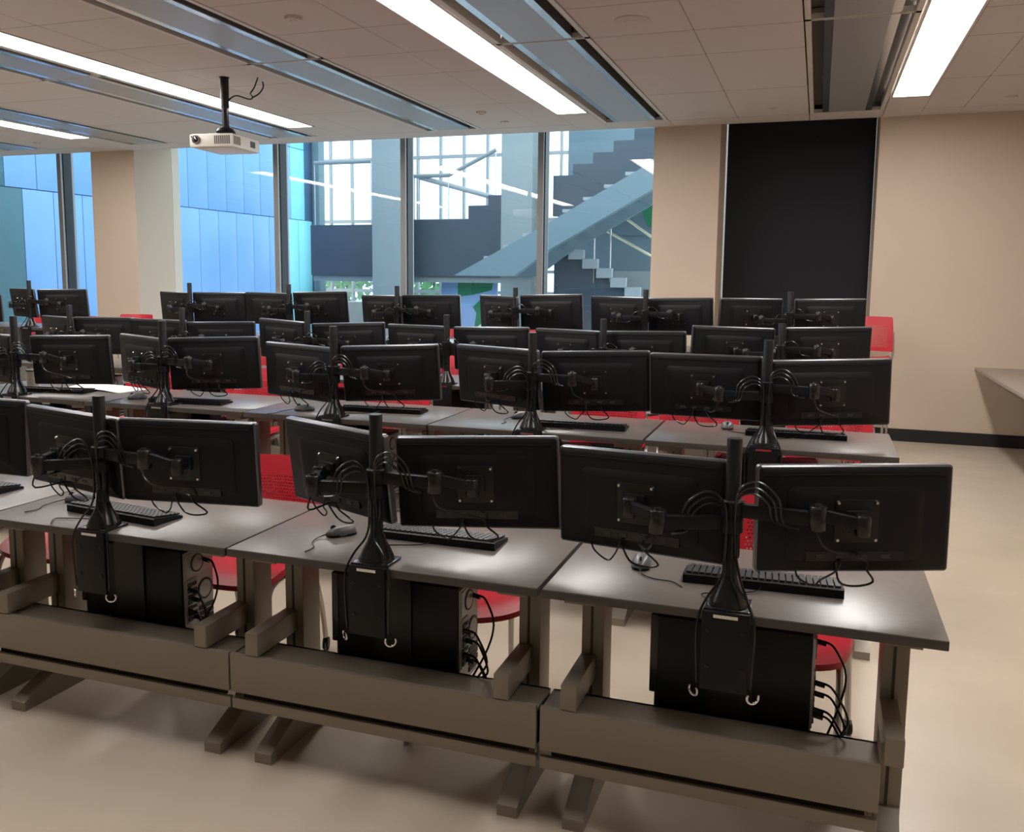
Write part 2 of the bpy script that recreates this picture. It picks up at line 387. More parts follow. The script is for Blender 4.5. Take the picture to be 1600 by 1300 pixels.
while z > 0: MB().box(x, x+.32, 18.0, 18.15, z-.19, z+.01).obj('step', 'tread', st3, (4.2, -18.2, .15), smooth=False); x += .30; z -= .19
flat('hall_wall', 'pale upper wall of the stair hall behind the slate flight', 'wall', -5.6, -2.2, 20.2, 20.4, 1.5, 7, 'stringer')
flat('hall_wall', 'low grey wall behind the lower stair flight', 'wall', -5.6, -2.2, 19.2, 19.4, -.15, 1.75, 'hallgrey')
def rail(label, pts, r=.03, m='rail', L=1.35):
    t = thing('handrail', label, 'handrail', pts[0], group='stair hall handrails')
    p0 = Vector(pts[0]); MB().tube([Vector(p)-p0 for p in pts], r, 8, 1).obj('rail', m, t)
    for p in pts: MB().cyl(Vector(p)-p0, Vector(p)-p0-Vector((0, 0, L)), .015, 6).obj('post', 'steel', t)
rail('upper yellowish handrail descending at the right edge of the right pane', [(-4.08, 18.08, 3.02), (-2.77, 18.08, 2.10)], L=1.5)
rail('lower yellowish handrail descending at the right edge of the right pane', [(-4.43, 18.12, 2.70), (-2.74, 18.12, 1.78)], L=1.2)
rail('pale handrail rising from the landing behind the centre panes', [(-9.4, 20, 4.0), (-8.5, 20, 4.0), (-7.3, 20, 4.55)], .05, 'hallgrey', 1.1)
rail('pale handrail along the upper landing left of the centre mullion', [(-12.2, 20.05, 4.4), (-10.6, 20.05, 4.4)], .05, 'hallgrey', 1.58)
rail('white handrail sloping down behind the centre right pane', [(-9.3, 20.08, 3.98), (-7.2, 20.08, 3.42)], .06, 'tread', 1.04)
mu = thing('mural_panel', 'green and pale blue wall graphic low in the centre right pane', 'mural', (-8.0, 20.6, -.15))
MB().bbox(-.95, .55, .0, .05, 0, 1.68, .005).obj('board', 'muralblue', mu)
def poly(pts, y, m, par, loc): MB().prism(pts, y-.006, y, 'y').obj('shape', m, par, loc, smooth=False)
poly([(-.5, 1.25), (-.5, 1.66), (.45, 1.66), (.40, 1.42), (-.1, 1.30)], -.002, 'green', mu, (0, 0, 0))
poly([(-.3, .1), (-.05, .5), (.0, .85), (-.1, 1.0), (.1, 1.18), (.5, 1.2), (.5, .1)], -.002, 'green', mu, (0, 0, 0))
poly([(-.2, .35), (.5, .85), (.5, .80), (-.16, .30)], -.010, 'paper', mu, (0, 0, 0))
poly([(.0, .15), (.5, .5), (.5, .45), (.04, .11)], -.010, 'paper', mu, (0, 0, 0))
mu2 = thing('mural_panel', 'green wall graphic behind the handrails at the right pane edge', 'mural', (-3.55, 20.145, 2.56))
MB().bbox(-.95, 1.25, .0, .05, 0, 1.35, .005).obj('board', 'stringer', mu2)
poly([(-.75, .55), (-.4, .95), (-.05, 1.1), (.05, .75), (.15, .5), (.1, .1), (-.15, .2), (-.3, .6)], -.002, 'green', mu2, (0, 0, 0))
def tree(label, x, y, h, r):
    t = thing('tree', label, 'tree', (x, y, -.15), group='trees behind the stair hall')
    MB().cyl((0, 0, 0), (0, 0, h*.7), .10, 8, 0, .05).obj('trunk', 'bark', t)
    m = MB(); rr = random.Random(int(x*10))
    for i in range(420):
        d = Vector((rr.gauss(0, 1), rr.gauss(0, 1), rr.gauss(0, 1))).normalized()*r*rr.uniform(.45, 1)
        mx = T(d.x, d.y, h*.72+d.z*.9) @ Euler((rr.uniform(0, 6), rr.uniform(0, 6), 0)).to_matrix().to_4x4()
        s = rr.uniform(.10, .2); m.add([(-s, 0, 0), (0, -s*.5, .03), (s, 0, 0), (0, s*.5, .03)], [(0, 1, 2, 3)], 0, mx)
    tag(m.obj('foliage', 'leaf', t, smooth=False), kind='stuff')
tree('green leafy tree seen low through the left of the stair hall', -15.2, 27, 2.6, 1.2)
tree('green leafy tree seen beside the slate landing block', -12.2, 27.5, 2.3, 1.1)
tree('green leafy tree low behind the lower stair flight', -5.0, 27, 3.2, 1.2)
flat('planter_wall', 'low white ledge outside between the centre panes', 'wall', -7.4, -6.2, 12.3, 12.6, -.15, 1.2, 'tread')

# ================================================================== desks
DW, DD = 1.056, .595                                    # table width and depth
PX = [-.19, -1.255, -2.315, -3.375, -4.435, -5.495, -7.42, -8.48]
ROWY = {1: 2.39, 2: 3.96, 3: 5.42, 4: 6.83}             # pole line of each row
ROWZ = {1: .737, 2: .897, 3: .900, 4: 1.066}            # table-top height
ROWN = {1: 4, 2: 5, 3: 6, 4: 8}
ROWT = {1: 'front row', 2: 'second row', 3: 'third row', 4: 'back row'}
ORD = ['rightmost', 'second', 'third', 'fourth', 'fifth', 'sixth', 'seventh', 'eighth']
def desk_ref(row, i): return ('rightmost %s desk' % ROWT[row]) if i == 0 else '%s desk from the right, %s' % (ORD[i], ROWT[row])

def desk_parts(z, xe=DW/2-.001):                       # xe: where the cable trough stops on the right
    d = {}
    m = MB().bbox(-DW/2+.002, DW/2-.002, 0, DD, z-.027, z, .003)
    for i, f in enumerate(m.f):
        if all(abs(m.v[k][2]-z) < .0035 for k in f): m.mi[i] = 0
        else: m.mi[i] = 1
    d['tabletop'] = m.mesh('tabletop', ['top', 'edge'])
    # T leg, built at x = 0; post with a front slot, bracket forward to the cable trough
    d['post'] = MB().bbox(-.036, .036, .235, .345, .075, z-.055, .006).box(-.045, .045, .06, .54, z-.055, z-.027).mesh('post', 'leg')
    d['slot'] = MB().box(-.007, .001, .2335, .236, .12, z-.07).mesh('slot', 'legdark', False)
    prof = [(.03, .0), (.03, .035), (.06, .05), (.18, .10), (.225, .145), (.355, .145), (.40, .11), (.545, .05), (.57, .035), (.57, .0)]
    d['foot'] = MB().prism(prof, -.032, .032, 'x').mesh('foot', 'leg', False)
    zt = .383
    d['bracket'] = MB().bbox(-.024, .024, .0, .25, zt+.002, zt+.078, .004).mesh('bracket', 'leg')
    d['trough'] = (MB().bbox(-DW/2+.001, xe, 0, .018, zt-.132, zt, .004).box(-DW/2+.001, xe, .016, .15, zt-.022, zt-.012)
                   .box(-DW/2+.001, xe, .016, .15, zt-.132, zt-.125).box(-DW/2+.001, xe, .14, .15, zt-.132, zt-.012)).mesh('cable_trough', 'leg')
    d['rail'] = MB().bbox(-DW/2+.001, xe, .006, .024, zt-.192, zt-.155, .004).mesh('lower_rail', 'leg')
    d['gap'] = MB().box(-DW/2+.03, xe-.03, .030, .036, zt-.16, zt-.128).mesh('trough_shadow_gap', 'legdark', False)  # dark strip painted in for the shade between trough and lower rail
    return d
def make_desk(row, i):
    z = ROWZ[row]; d = cached(('desk', row, i == 0), lambda: desk_parts(z, .388 if i == 0 else DW/2-.001))
    t = thing('desk', 'grey laminate desk on taupe T legs, ' + desk_ref(row, i), 'desk', (PX[i]+.013, ROWY[row]-.055, 0), group='desks in rows')
    inst('tabletop', d['tabletop'], t); inst('cable_trough', d['trough'], t); inst('lower_rail', d['rail'], t); inst('gap_shade_strip', d['gap'], t)
    for s in (-1, 1):
        x = s*(DW/2-.098)
        p = inst('post', d['post'], t, (x, 0, 0)); inst('slot', d['slot'], p)
        inst('foot', d['foot'], t, (x, 0, 0)); inst('bracket', d['bracket'], t, (x-.012, 0, 0))
    return t
for row in (1, 2, 3, 4):
    for i in range(ROWN[row]): make_desk(row, i)

# ================================================================== monitors: row, desk, side, x, y, z, yaw, tilt, roll
MON = [
 (1, 3, 'R', -3.04, 2.509, 0.997, 3.3, -0.6, -0.8),
(1, 2, 'L', -2.508, 2.47, 0.98, -10.2, 3.9, -1.1),
(1, 2, 'R', -2.001, 2.458, 0.98, 6.4, 2.7, 0.7),
(1, 1, 'L', -1.464, 2.524, 0.989, -22.3, 7.3, -0.1),
(1, 1, 'R', -0.972, 2.522, 0.984, 8.4, 1.8, 2.5),
(1, 0, 'L', -0.452, 2.465, 0.983, -13.2, -0.1, 1.6),
(1, 0, 'R', 0.114, 2.468, 0.992, 19.1, 0.7, 0.8),
(2, 4, 'L', -4.692, 4.025, 1.105, -16.4, 1.1, -0.5),
(2, 4, 'R', -4.119, 4.066, 1.107, 9.3, 3.3, 1.5),
(2, 3, 'L', -3.628, 4.097, 1.116, -22.2, 2.7, -0.6),
(2, 3, 'R', -3.139, 4.093, 1.125, 14.9, 3.1, 1.8),
(2, 2, 'L', -2.581, 4.07, 1.105, -14.9, 2.5, -1.0),
(2, 2, 'R', -2.05, 4.077, 1.121, 9.8, 4.8, 2.6),
(2, 1, 'L', -1.464, 4.064, 1.133, -20.4, 6.3, -0.1),
(2, 1, 'R', -0.98, 4.094, 1.128, 9.3, 3.1, 1.8),
(2, 0, 'L', -0.467, 4.071, 1.133, -8.3, 3.8, 0.8),
(2, 0, 'R', 0.069, 4.057, 1.134, 16.9, 1.7, 1.6),
(3, 5, 'L', -5.742, 5.547, 1.12, -19.9, 4.1, 0.2),
(3, 5, 'R', -5.257, 5.524, 1.126, 9.1, 2.8, 0.6),
(3, 4, 'L', -4.75, 5.539, 1.122, -0.3, 4.2, -0.4),
(3, 4, 'R', -4.181, 5.538, 1.118, 16.6, 4.2, 0.9),
(3, 3, 'L', -3.672, 5.568, 1.143, -18.0, 3.6, -1.2),
(3, 3, 'R', -3.114, 5.544, 1.138, 18.3, 4.1, 1.8),
(3, 2, 'L', -2.584, 5.548, 1.137, -14.4, 4.1, 0.2),
(3, 2, 'R', -2.044, 5.547, 1.139, 7.8, 4.1, 0.7),
(3, 1, 'L', -1.519, 5.55, 1.137, -21.7, 4.1, 0.5),
(3, 1, 'R', -1.016, 5.557, 1.141, 1.8, 4.0, 1.3),
(3, 0, 'L', -0.482, 5.562, 1.183, 23.3, 3.9, -1.7),
(3, 0, 'R', 0.066, 5.556, 1.197, 20.9, 3.9, 0.8),
(4, 7, 'R', -8.253, 6.965, 1.242, 13.0, 3.5, -1.1),
(4, 6, 'L', -7.639, 6.962, 1.3, -18.8, 6.9, -0.1),
(4, 6, 'R', -7.128, 6.963, 1.301, 14.5, 5.3, 0.9),
(4, 5, 'L', -5.755, 6.961, 1.297, -19.7, 4.1, -0.1),
(4, 5, 'R', -5.254, 6.953, 1.299, 13.7, 4.1, 0.3),
(4, 4, 'L', -4.728, 6.958, 1.304, -5.0, 4.1, -0.4),
(4, 4, 'R', -4.205, 6.988, 1.321, 8.7, 5.1, 1.5),
(4, 3, 'L', -3.585, 6.964, 1.3, -22.4, 4.0, 0.9),
(4, 3, 'R', -3.114, 6.958, 1.31, 7.7, 4.1, 0.9),
(4, 2, 'L', -2.503, 6.965, 1.314, -33.8, 3.9, -0.5),
(4, 2, 'R', -2.048, 6.962, 1.332, 5.5, 4.0, 1.5),
(4, 1, 'L', -1.492, 6.964, 1.323, -19.0, 4.0, -0.2),
(4, 1, 'R', -1.006, 6.965, 1.322, -7.3, 4.0, 1.4),
(4, 0, 'L', -0.478, 6.964, 1.328, 31.5, 4.0, -0.4),
(4, 0, 'R', 0.088, 6.961, 1.334, 14.8, 4.0, 0.9)
]
MW, MH = .515, .290
def monitor_parts():
    d = {}
    d['frame'] = MB().rrect(MW, MH, .010, -.010, .012, 0, None, 4, 0, 0, .004, .004).mesh('frame', 'bezel')
    d['back'] = MB().rrect(MW-.010, MH-.010, .008, -.018, -.008, 0, None, 4, 0, 0, .012, .007).mesh('back_cover', 'black')
    d['bulge'] = MB().rrect(.36, .20, .02, -.030, -.016, 0, None, 5, 0, -.01, .022, .010).mesh('rear_housing', 'black')
    d['lip'] = MB().bbox(-MW/2+.02, MW/2-.02, -.0200, -.016, MH/2-.026, MH/2-.022, .0015).mesh('rear_ridge', 'black')
    d['screen'] = MB().rrect(MW-.03, MH-.03, .002, .011, .0128).mesh('screen', 'screen')
    d['bay'] = MB().box(-.13, .13, -.0315, -.024, -.108, -.082).mesh('port_bay', 'blackg', False)
    d['port'] = MB().box(-.012, .012, -.0335, -.030, -.101, -.090).mesh('port', 'iodark', False)
    return d
def mon_matrix(x, y, z, yaw, tilt, roll):
    ya, ti, ro = map(math.radians, (yaw, tilt, roll))
    rt = Vector((math.cos(ya), math.sin(ya), 0)); up = Vector((math.sin(ya)*math.sin(ti), -math.cos(ya)*math.sin(ti), math.cos(ti)))
    rt, up = rt*math.cos(ro)+up*math.sin(ro), up*math.cos(ro)-rt*math.sin(ro)
    n = up.cross(rt)                                     # toward the user (away from the camera)
    return Matrix(((rt.x, n.x, up.x, x), (rt.y, n.y, up.y, y), (rt.z, n.z, up.z, z), (0, 0, 0, 1)))
def make_monitor(row, i, side, x, y, z, yaw, tilt, roll):
    d = cached('mon', monitor_parts)
    lab = 'black flat monitor on the %s arm, %s' % ('left' if side == 'L' else 'right', desk_ref(row, i))
    t = thing('monitor', lab, 'monitor', group='flat monitors on desk arms')
    mm = mon_matrix(x, y, z, yaw, tilt, roll); t.matrix_world = mm
    inst('frame', d['frame'], t); b = inst('back_cover', d['back'], t); inst('screen', d['screen'], t)
    h = inst('rear_housing', d['bulge'], t); inst('rear_ridge', d['lip'], b)
    if row <= 2:
        bay = inst('port_bay', d['bay'], t)
        for k in (-.09, -.04, .02, .08): inst('port', d['port'], bay, (k, 0, 0))
    return mm
POSE = {}
for e in MON: POSE[e[:3]] = make_monitor(*e)

# ================================================================== monitor arms on poles
def pole_parts():
    d = {}
    d['pole'] = MB().lathe([(.0205, .03), (.0205, .458), (.019, .462)], 20).mesh('pole', 'blackm')
    d['base'] = MB().lathe([(.056, 0), (.056, .014), (.052, .022), (.044, .040), (.030, .066), (.025, .082), (.0215, .09)], 24).bbox(-.060, .060, -.058, .05, .0, .008, .003).mesh('base', 'blackg')
    d['plate'] = MB().bbox(-.062, .062, -.070, -.057, -.215, .004, .003).box(-.05, .05, -.057, .03, -.045, -.030).mesh('clamp_plate', 'black')
    d['bolt'] = MB().cyl((0, -.0705, 0), (0, -.073, 0), .006, 10).mesh('bolt', 'blackm')
    d['badge'] = MB().box(-.032, .032, -.0715, -.0695, -.012, -.003).mesh('badge', 'chrome', False)
    m = MB()
    pts = [(.016*math.cos(a)-.0, -.066+.004*math.sin(a*.5), -.016*math.sin(a)) for a in [math.radians(v) for v in range(-40, 230, 15)]]
    d['ring'] = m.tube(pts, .0035, 6, 1).mesh('ring', 'chrome')
    d['collar'] = MB().lathe([(.027, -.028), (.031, -.024), (.031, .024), (.027, .028)], 20).mesh('collar', 'black')
    d['strap'] = MB().box(-.060, .060, -.030, -.026, -.50, -.20).mesh('strap', 'black', False)
    return d
def limb(a, b, r, h, m0):                               # rounded flat bar between two points
    a = Vector(a); b = Vector(b); dv = b-a; L = dv.length; ang = math.atan2(dv.y, dv.x); pit = math.asin(max(-1, min(1, dv.z/L)))
    mx = Matrix.Translation(a) @ Matrix.Rotation(ang, 4, 'Z') @ Matrix.Rotation(-pit, 4, 'Y')
    return m0.bbox(0, L, -r, r, -h, h, min(r, h)*.45, 0, mx)
def make_arm(row, i):
    d = cached('pole', pole_parts); X, Y, Z = PX[i], ROWY[row], ROWZ[row]
    t = thing('monitor_stand', 'black pole stand with two jointed monitor arms, ' + desk_ref(row, i), 'monitor stand', (X, Y, Z), group='dual monitor stands')
    inst('base', d['base'], t); inst('pole', d['pole'], t)
    cp = inst('clamp_plate', d['plate'], t); inst('badge', d['badge'], cp)
    for s in (-1, 1):
        inst('ring', d['ring'], cp, (s*.042, -.012, -.222), (0, 0, s*.6))
        for zz in (-.05, -.15): inst('bolt', d['bolt'], cp, (s*.045, 0, zz))
    zs = [POSE[(row, i, s)].translation.z for s in 'LR' if (row, i, s) in POSE]
    if not zs: return
    zc = sum(zs)/len(zs)-Z
    for n, s in enumerate('LR'):
        if (row, i, s) not in POSE: continue
        mm = POSE[(row, i, s)]; n_ = mm.col[1].xyz; up = mm.col[2].xyz; rt = mm.col[0].xyz
        ctr = mm.translation-Vector((X, Y, Z)); sg = -1 if s == 'L' else 1
        plate = ctr-n_*.031; head = ctr-n_*.075
        c0 = zc+(.03 if s == 'R' else -.03)*.6
        inst('collar', d['collar'], t, (0, 0, c0))
        L1, L2 = .20, .115
        hx, hy = head.x, head.y; D = math.hypot(hx, hy)
        if D > L1+L2-.004: L1 = D-L2+.004
        a = (L1*L1-L2*L2+D*D)/(2*D); hh = math.sqrt(max(L1*L1-a*a, 0))
        ux, uy = hx/D, hy/D
        e1 = (ux*a-uy*hh, uy*a+ux*hh); e2 = (ux*a+uy*hh, uy*a-ux*hh)
        ex, ey = e1 if e1[1] < e2[1] else e2
        zf = min(max(head.z, c0-.05), c0+.05)
        m = MB(); limb((sg*.012, 0, c0), (ex, ey, c0), .013, .019, m); ar = m.obj('lower_arm', 'black', t)
        MB().lathe([(.021, -.030), (.024, -.026), (.024, .030), (.021, .034)], 16, 0, T(ex, ey, c0)).lathe([(.012, .034), (.010, .040)], 12, 0, T(ex, ey, c0)).obj('elbow_joint', 'blackg', t)
        m = MB(); limb((ex, ey, c0+.012), (hx, hy, head.z+.004), .012, .016, m); m.obj('forearm', 'black', t)
        MB().lathe([(.019, -.026), (.021, -.022), (.021, .024), (.018, .028)], 16, 0, T(hx, hy, head.z)).cyl(head, plate, .015, 12).obj('tilt_head', 'blackg', t)
        R = mm.to_3x3().to_4x4(); R.translation = plate
        vp = MB().bbox(-.058, .058, -.002, .003, -.058, .058, .0015, 0, R).bbox(-.03, .03, -.012, 0, -.02, .03, .004, 0, R).obj('mount_plate', 'blackm', t)
        bm_ = cached('vesabolt', lambda: MB().cyl((0, -.002, 0), (0, -.008, 0), .0055, 10, 0, .004).mesh('bolt', 'chrome'))
        for bx in (-.05, .05):
            for bz in (-.05, .05):
                o = inst('bolt', bm_, vp); o.matrix_local = R @ T(bx, 0, bz)
        # cables: loops over the collar, a run below the arm and a droop under the monitor
        nl = 3 if row <= 2 else 1
        for k in range(nl):
            h = .055+.016*k; q = .02+.012*k
            MB().tube([(sg*.014, -.024, c0-.12), (sg*.010, -.030, c0-.01), (sg*.020, -.034-.003*k, c0+h*.75), (sg*(.045+q*.5), -.032, c0+h), (sg*(.075+q), -.030+ey*.2, c0+h*.55), (sg*(.09+q), ey*.45-.016, c0-.02), (ex*.8, ey*.8-.012, c0-.03)], .0032, 5, 4).obj('cable', 'blackg', t)
        if row <= 2:
            pb = ctr-n_*.034-up*.10; bt = ctr-up*(MH/2+.028)-n_*.01
            MB().tube([(ex, ey-.016, c0-.03), (ex*.75+hx*.25, ey-.01, c0-.075), pb+rt*.02-n_*.02, pb-up*.03+rt*.03-n_*.004, bt+rt*.06, bt+rt*.015-up*.012, bt-rt*.03+up*.0, ctr-n_*.03-up*.11-rt*.05], .0032, 5, 4).obj('cable', 'blackg', t)
            MB().tube([pb-rt*.04-n_*.002, pb-rt*.05-up*.03-n_*.008, bt-rt*.08+up*.006, bt-rt*.10-up*.010, bt-rt*.14+up*.012, ctr-up*(MH/2-.01)-rt*.15-n_*.014], .0028, 5, 4).obj('cable', 'blackg', t)
    # bundle down the pole to the table
    for k, (dx, dy) in enumerate(((-.012, -.022), (.006, -.025), (.02, -.018))):
        if row > 2 and k: break
        sx = 1 if k else -1
        MB().tube([(dx, dy, zc-.02), (dx*1.1, dy-.003, zc-.10), (dx*.9, dy-.002, .14), (dx*1.6, dy-.012, .085), (sx*.055, -.052, .03), (sx*.075, -.068, -.04), (sx*.07, -.064, -.2)], .0035, 5, 4).obj('cable', 'blackg', t)
for row in (1, 2, 3, 4):
    for i in range(ROWN[row]): make_arm(row, i)

# ================================================================== computer towers hung under the desks
def tower_parts():
    d = {}
    d['case'] = MB().bbox(-.205, .225, .0, .175, .0, .335, .006).mesh('case', 'tower')
    d['front'] = MB().bbox(-.228, -.203, -.002, .177, .10, .338, .006).bbox(-.213, -.203, .004, .172, .0, .10, .004).mesh('front_bezel', 'blackg')
    d['strap'] = MB().box(-.062, .066, -.008, -.002, -.01, .40).box(-.062, .066, .177, .183, -.01, .40).box(-.062, .066, -.008, .183, -.018, -.010).mesh('holder_strap', 'blackm', False)
    d['hang'] = MB().box(-.062, .066, -.008, .183, .40, .407).mesh('holder_plate', 'blackm', False)
    d['rear'] = MB().box(.225, .229, .010, .165, .012, .325).mesh('rear_panel', 'io', False)
    d['psu'] = MB().bbox(.228, .233, .018, .157, .235, .318, .002).lathe([(.034, 0), (.034, .004)], 20, 1, T(.232, .075, .276) @ Matrix.Rotation(PI/2, 4, 'Y')).lathe([(.028, 0), (.010, .002)], 16, 0, T(.236, .075, .276) @ Matrix.Rotation(PI/2, 4, 'Y')).mesh('power_supply', ['io', 'iodark'])
    m = MB().bbox(.228, .232, .018, .075, .06, .225, .002)
    for k in range(7): m.box(.231, .236, .024, .044, .07+k*.021, .084+k*.021, 1); m.box(.231, .236, .05, .068, .072+k*.021, .082+k*.021, 1)
    d['ioplate'] = m.mesh('port_plate', ['io', 'iodark'])
    d['fan'] = MB().lathe([(.040, 0), (.040, .003)], 20, 1, T(.229, .120, .165) @ Matrix.Rotation(PI/2, 4, 'Y')).lathe([(.032, 0), (.014, .002)], 16, 0, T(.232, .120, .165) @ Matrix.Rotation(PI/2, 4, 'Y')).mesh('fan_grille', ['io', 'iodark'])
    m = MB()
    for k in range(4): m.box(.229, .233, .085, .160, .025+k*.022, .040+k*.022, 1)
    d['slots'] = m.mesh('expansion_slots', ['io', 'iodark'], False)
    rr = random.Random(3); cs = []
    for k in range(5):
        z0 = (.28, .19, .15, .11, .08)[k]; y0 = (.11, .03, .05, .03, .06)[k]; dx = rr.uniform(.03, .09)
        cs.append(MB().cyl((.230, y0, z0), (.262, y0-.004, z0-.004), .008, 8).tube([(.258, y0, z0), (.285, y0-.01, z0-.012), (.30+dx*.4, y0-.03, z0-.08), (.285+dx*.3, y0-.06, z0*.45-.02), (.24+.03*k, -.06, -.03+.012*k), (.31+.012*k, -.09, .0)], .0036, 6, 5).mesh('cable', 'blackg'))
    d['cables'] = cs
    d['strip'] = MB().bbox(.12, .36, -.125, -.075, -.028, .012, .005).mesh('power_strip', 'black')
    return d
def make_tower(row, i):
    d = cached('tower', tower_parts); z0 = ROWZ[row]-.027-.407
    t = thing('computer_tower', 'black computer tower in a strap holder under the ' + desk_ref(row, i), 'computer', (PX[i]+.0, ROWY[row]+.112, z0), group='computer towers under desks')
    inst('case', d['case'], t); inst('front_bezel', d['front'], t); inst('holder_strap', d['strap'], t); inst('holder_plate', d['hang'], t)
    r = inst('rear_panel', d['rear'], t)
    for k, n in (('psu', 'power_supply'), ('ioplate', 'port_plate'), ('fan', 'fan_grille'), ('slots', 'expansion_slots')): inst(n, d[k], r)
    if row == 1:
        for c in d['cables']: inst('cable', c, t)
        inst('plug_block', d['strip'], t)
for row in (1, 2, 3, 4):
    for i in range(ROWN[row]): make_tower(row, i)

# ================================================================== keyboards and mice
def keyboard_parts():
    d = {}
    d['body'] = MB().prism([(-.066, 0), (.066, 0), (.066, .024), (.060, .027), (-.060, .011), (-.066, .008)], -.222, .222, 'x').mesh('body', 'black', False)
    m = MB()
    sl = math.atan2(.016, .12)
    for r in range(6):
        y = -.052+r*.0195+(.004 if r == 5 else 0)
        x = -.214
        while x < .212:
            wk = .0165
            if r == 0 and -.13 < x < -.03: wk = .105
            if x+wk > .214: break
            gap = (.062 < x < .066) or (.128 < x < .132)
            zc = .0125+(y+.06)*.133
            m.prism([(x+.001, y-.008), (x+wk-.001, y-.008), (x+wk-.001, y+.008), (x+.001, y+.008)], zc, zc+.006, 'z')
            x += wk+.0022+(.010 if gap else 0)
    d['keys'] = m.mesh('keys', 'key', False)
    d['feet'] = MB().box(-.19, -.16, .045, .06, -.004, 0).box(.16, .19, .045, .06, -.004, 0).mesh('feet', 'black', False)
    return d
def make_keyboard(row, i, x, y, rz):
    d = cached('kb', keyboard_parts)
    t = thing('keyboard', 'black computer keyboard on the ' + desk_ref(row, i), 'keyboard', (x, y, ROWZ[row]+.0), PI+rz, group='black keyboards')
    inst('body', d['body'], t); k = inst('keys', d['keys'], t); k['kind'] = 'stuff'
    MB().tube([(0, .066, .012), (.02, .10, .006), (.10, .13, .004), (.16, .16, .004), (.12, .21, .004)], .002, 5, 4).obj('cable', 'blackg', t)
def mouse_parts():
    m = MB(); vs = []; fs = []; NU, NV = 12, 8
    for j in range(NV+1):
        v = j/NV
        for k in range(NU):
            a = 2*PI*k/NU; rr = math.sin(PI/2*(1-v)) if v < 1 else 0
            vs.append((.030*math.cos(a)*rr**.6 if rr > 0 else 0, .055*math.sin(a)*rr**.6 if rr > 0 else 0, .004+.030*math.sin(PI/2*v)*(1-.15*math.sin(a)*rr)))
    for j in range(NV):
        for k in range(NU): a = j*NU+k; b = j*NU+(k+1) % NU; fs.append((a, b, b+NU, a+NU))
    fs.append(tuple(range(NU-1, -1, -1)))
    return dict(body=m.add(vs, fs).mesh('body', 'mousegrey'), wheel=MB().cyl((-.003, .028, .028), (.003, .028, .028), .010, 12).mesh('wheel', 'black'),
                sole=MB().rrect(.056, .104, .02, 0, .004, 0, rx(90)).mesh('sole', 'black'))
def make_mouse(row, i, x, y, rz):
    d = cached('mouse', mouse_parts)
    t = thing('mouse', 'dark grey computer mouse on the ' + desk_ref(row, i), 'mouse', (x, y, ROWZ[row]), PI+rz, group='computer mice')
    inst('body', d['body'], t); inst('wheel', d['wheel'], t); inst('sole', d['sole'], t, (0, 0, .004))
    MB().tube([(0, .052, .010), (-.01, .09, .004), (-.05, .12, .003), (-.10, .13, .003), (-.13, .17, .003)], .0018, 5, 4).obj('cable', 'blackg', t)
for a in ((1, 0, -.115, 2.61, .04), (1, 1, -1.17, 2.68, .0), (1, 2, -2.37, 2.545, -.12), (1, 3, -3.26, 2.66, -.05),
          (2, 0, -.07, 4.27, .05), (2, 1, -1.055, 4.13, .05), (2, 2, -2.16, 4.22, .1), (2, 3, -3.30, 4.08, .12), (2, 4, -4.34, 4.16, .15)): make_keyboard(*a)
for a in ((1, 0, -.475, 2.64, .1), (1, 1, -1.50, 2.60, -.7), (1, 2, -2.67, 2.64, -.9), (2, 0, -.385, 4.36, .1), (2, 1, -1.41, 4.27, -.8), (2, 2, -2.56, 4.07, -1.2), (2, 3, -3.67, 4.08, -1.0)): make_mouse(*a)
cu = thing('cup', 'brushed metal tumbler at the left end of the second row', 'cup', (-4.66, 4.28, ROWZ[2]), 0)
MB().lathe([(.030, 0), (.033, .005), (.038, .10), (.036, .10), (.031, .008)], 24).obj('body', 'cup', cu)
MB().lathe([(.039, .098), (.039, .106), (.030, .112)], 24).obj('lid', 'blackm', cu)
for n, (x, y, r, tx) in enumerate(((-4.30, 4.39, .3, 'open white paper sheet nearest the tumbler, left end of second row'), (-4.08, 4.36, -.15, 'white paper sheet right of the other, left end of second row'))):
    pp = thing('paper_sheet', tx, 'paper', (x, y, ROWZ[2]), r, group='papers on the second row')
    vs = []; fs = []
    for a in range(9):
        for b in range(2): vs.append((-.15+.0375*a, -.105+.21*b, .002+.012*math.sin(PI*a/8)*(1-a/10)))
    n0 = len(vs); vs += [(p[0], p[1], p[2]-.0012) for p in vs]
    for a in range(8): q = 2*a; fs += [(q, q+2, q+3, q+1), (n0+q, n0+q+1, n0+q+3, n0+q+2), (q, n0+q, n0+q+2, q+2), (q+1, q+3, n0+q+3, n0+q+1)]
    fs += [(0, 1, n0+1, n0), (16, n0+16, n0+17, 17)]
    MB().add(vs, fs).obj('sheet', 'paper', pp)

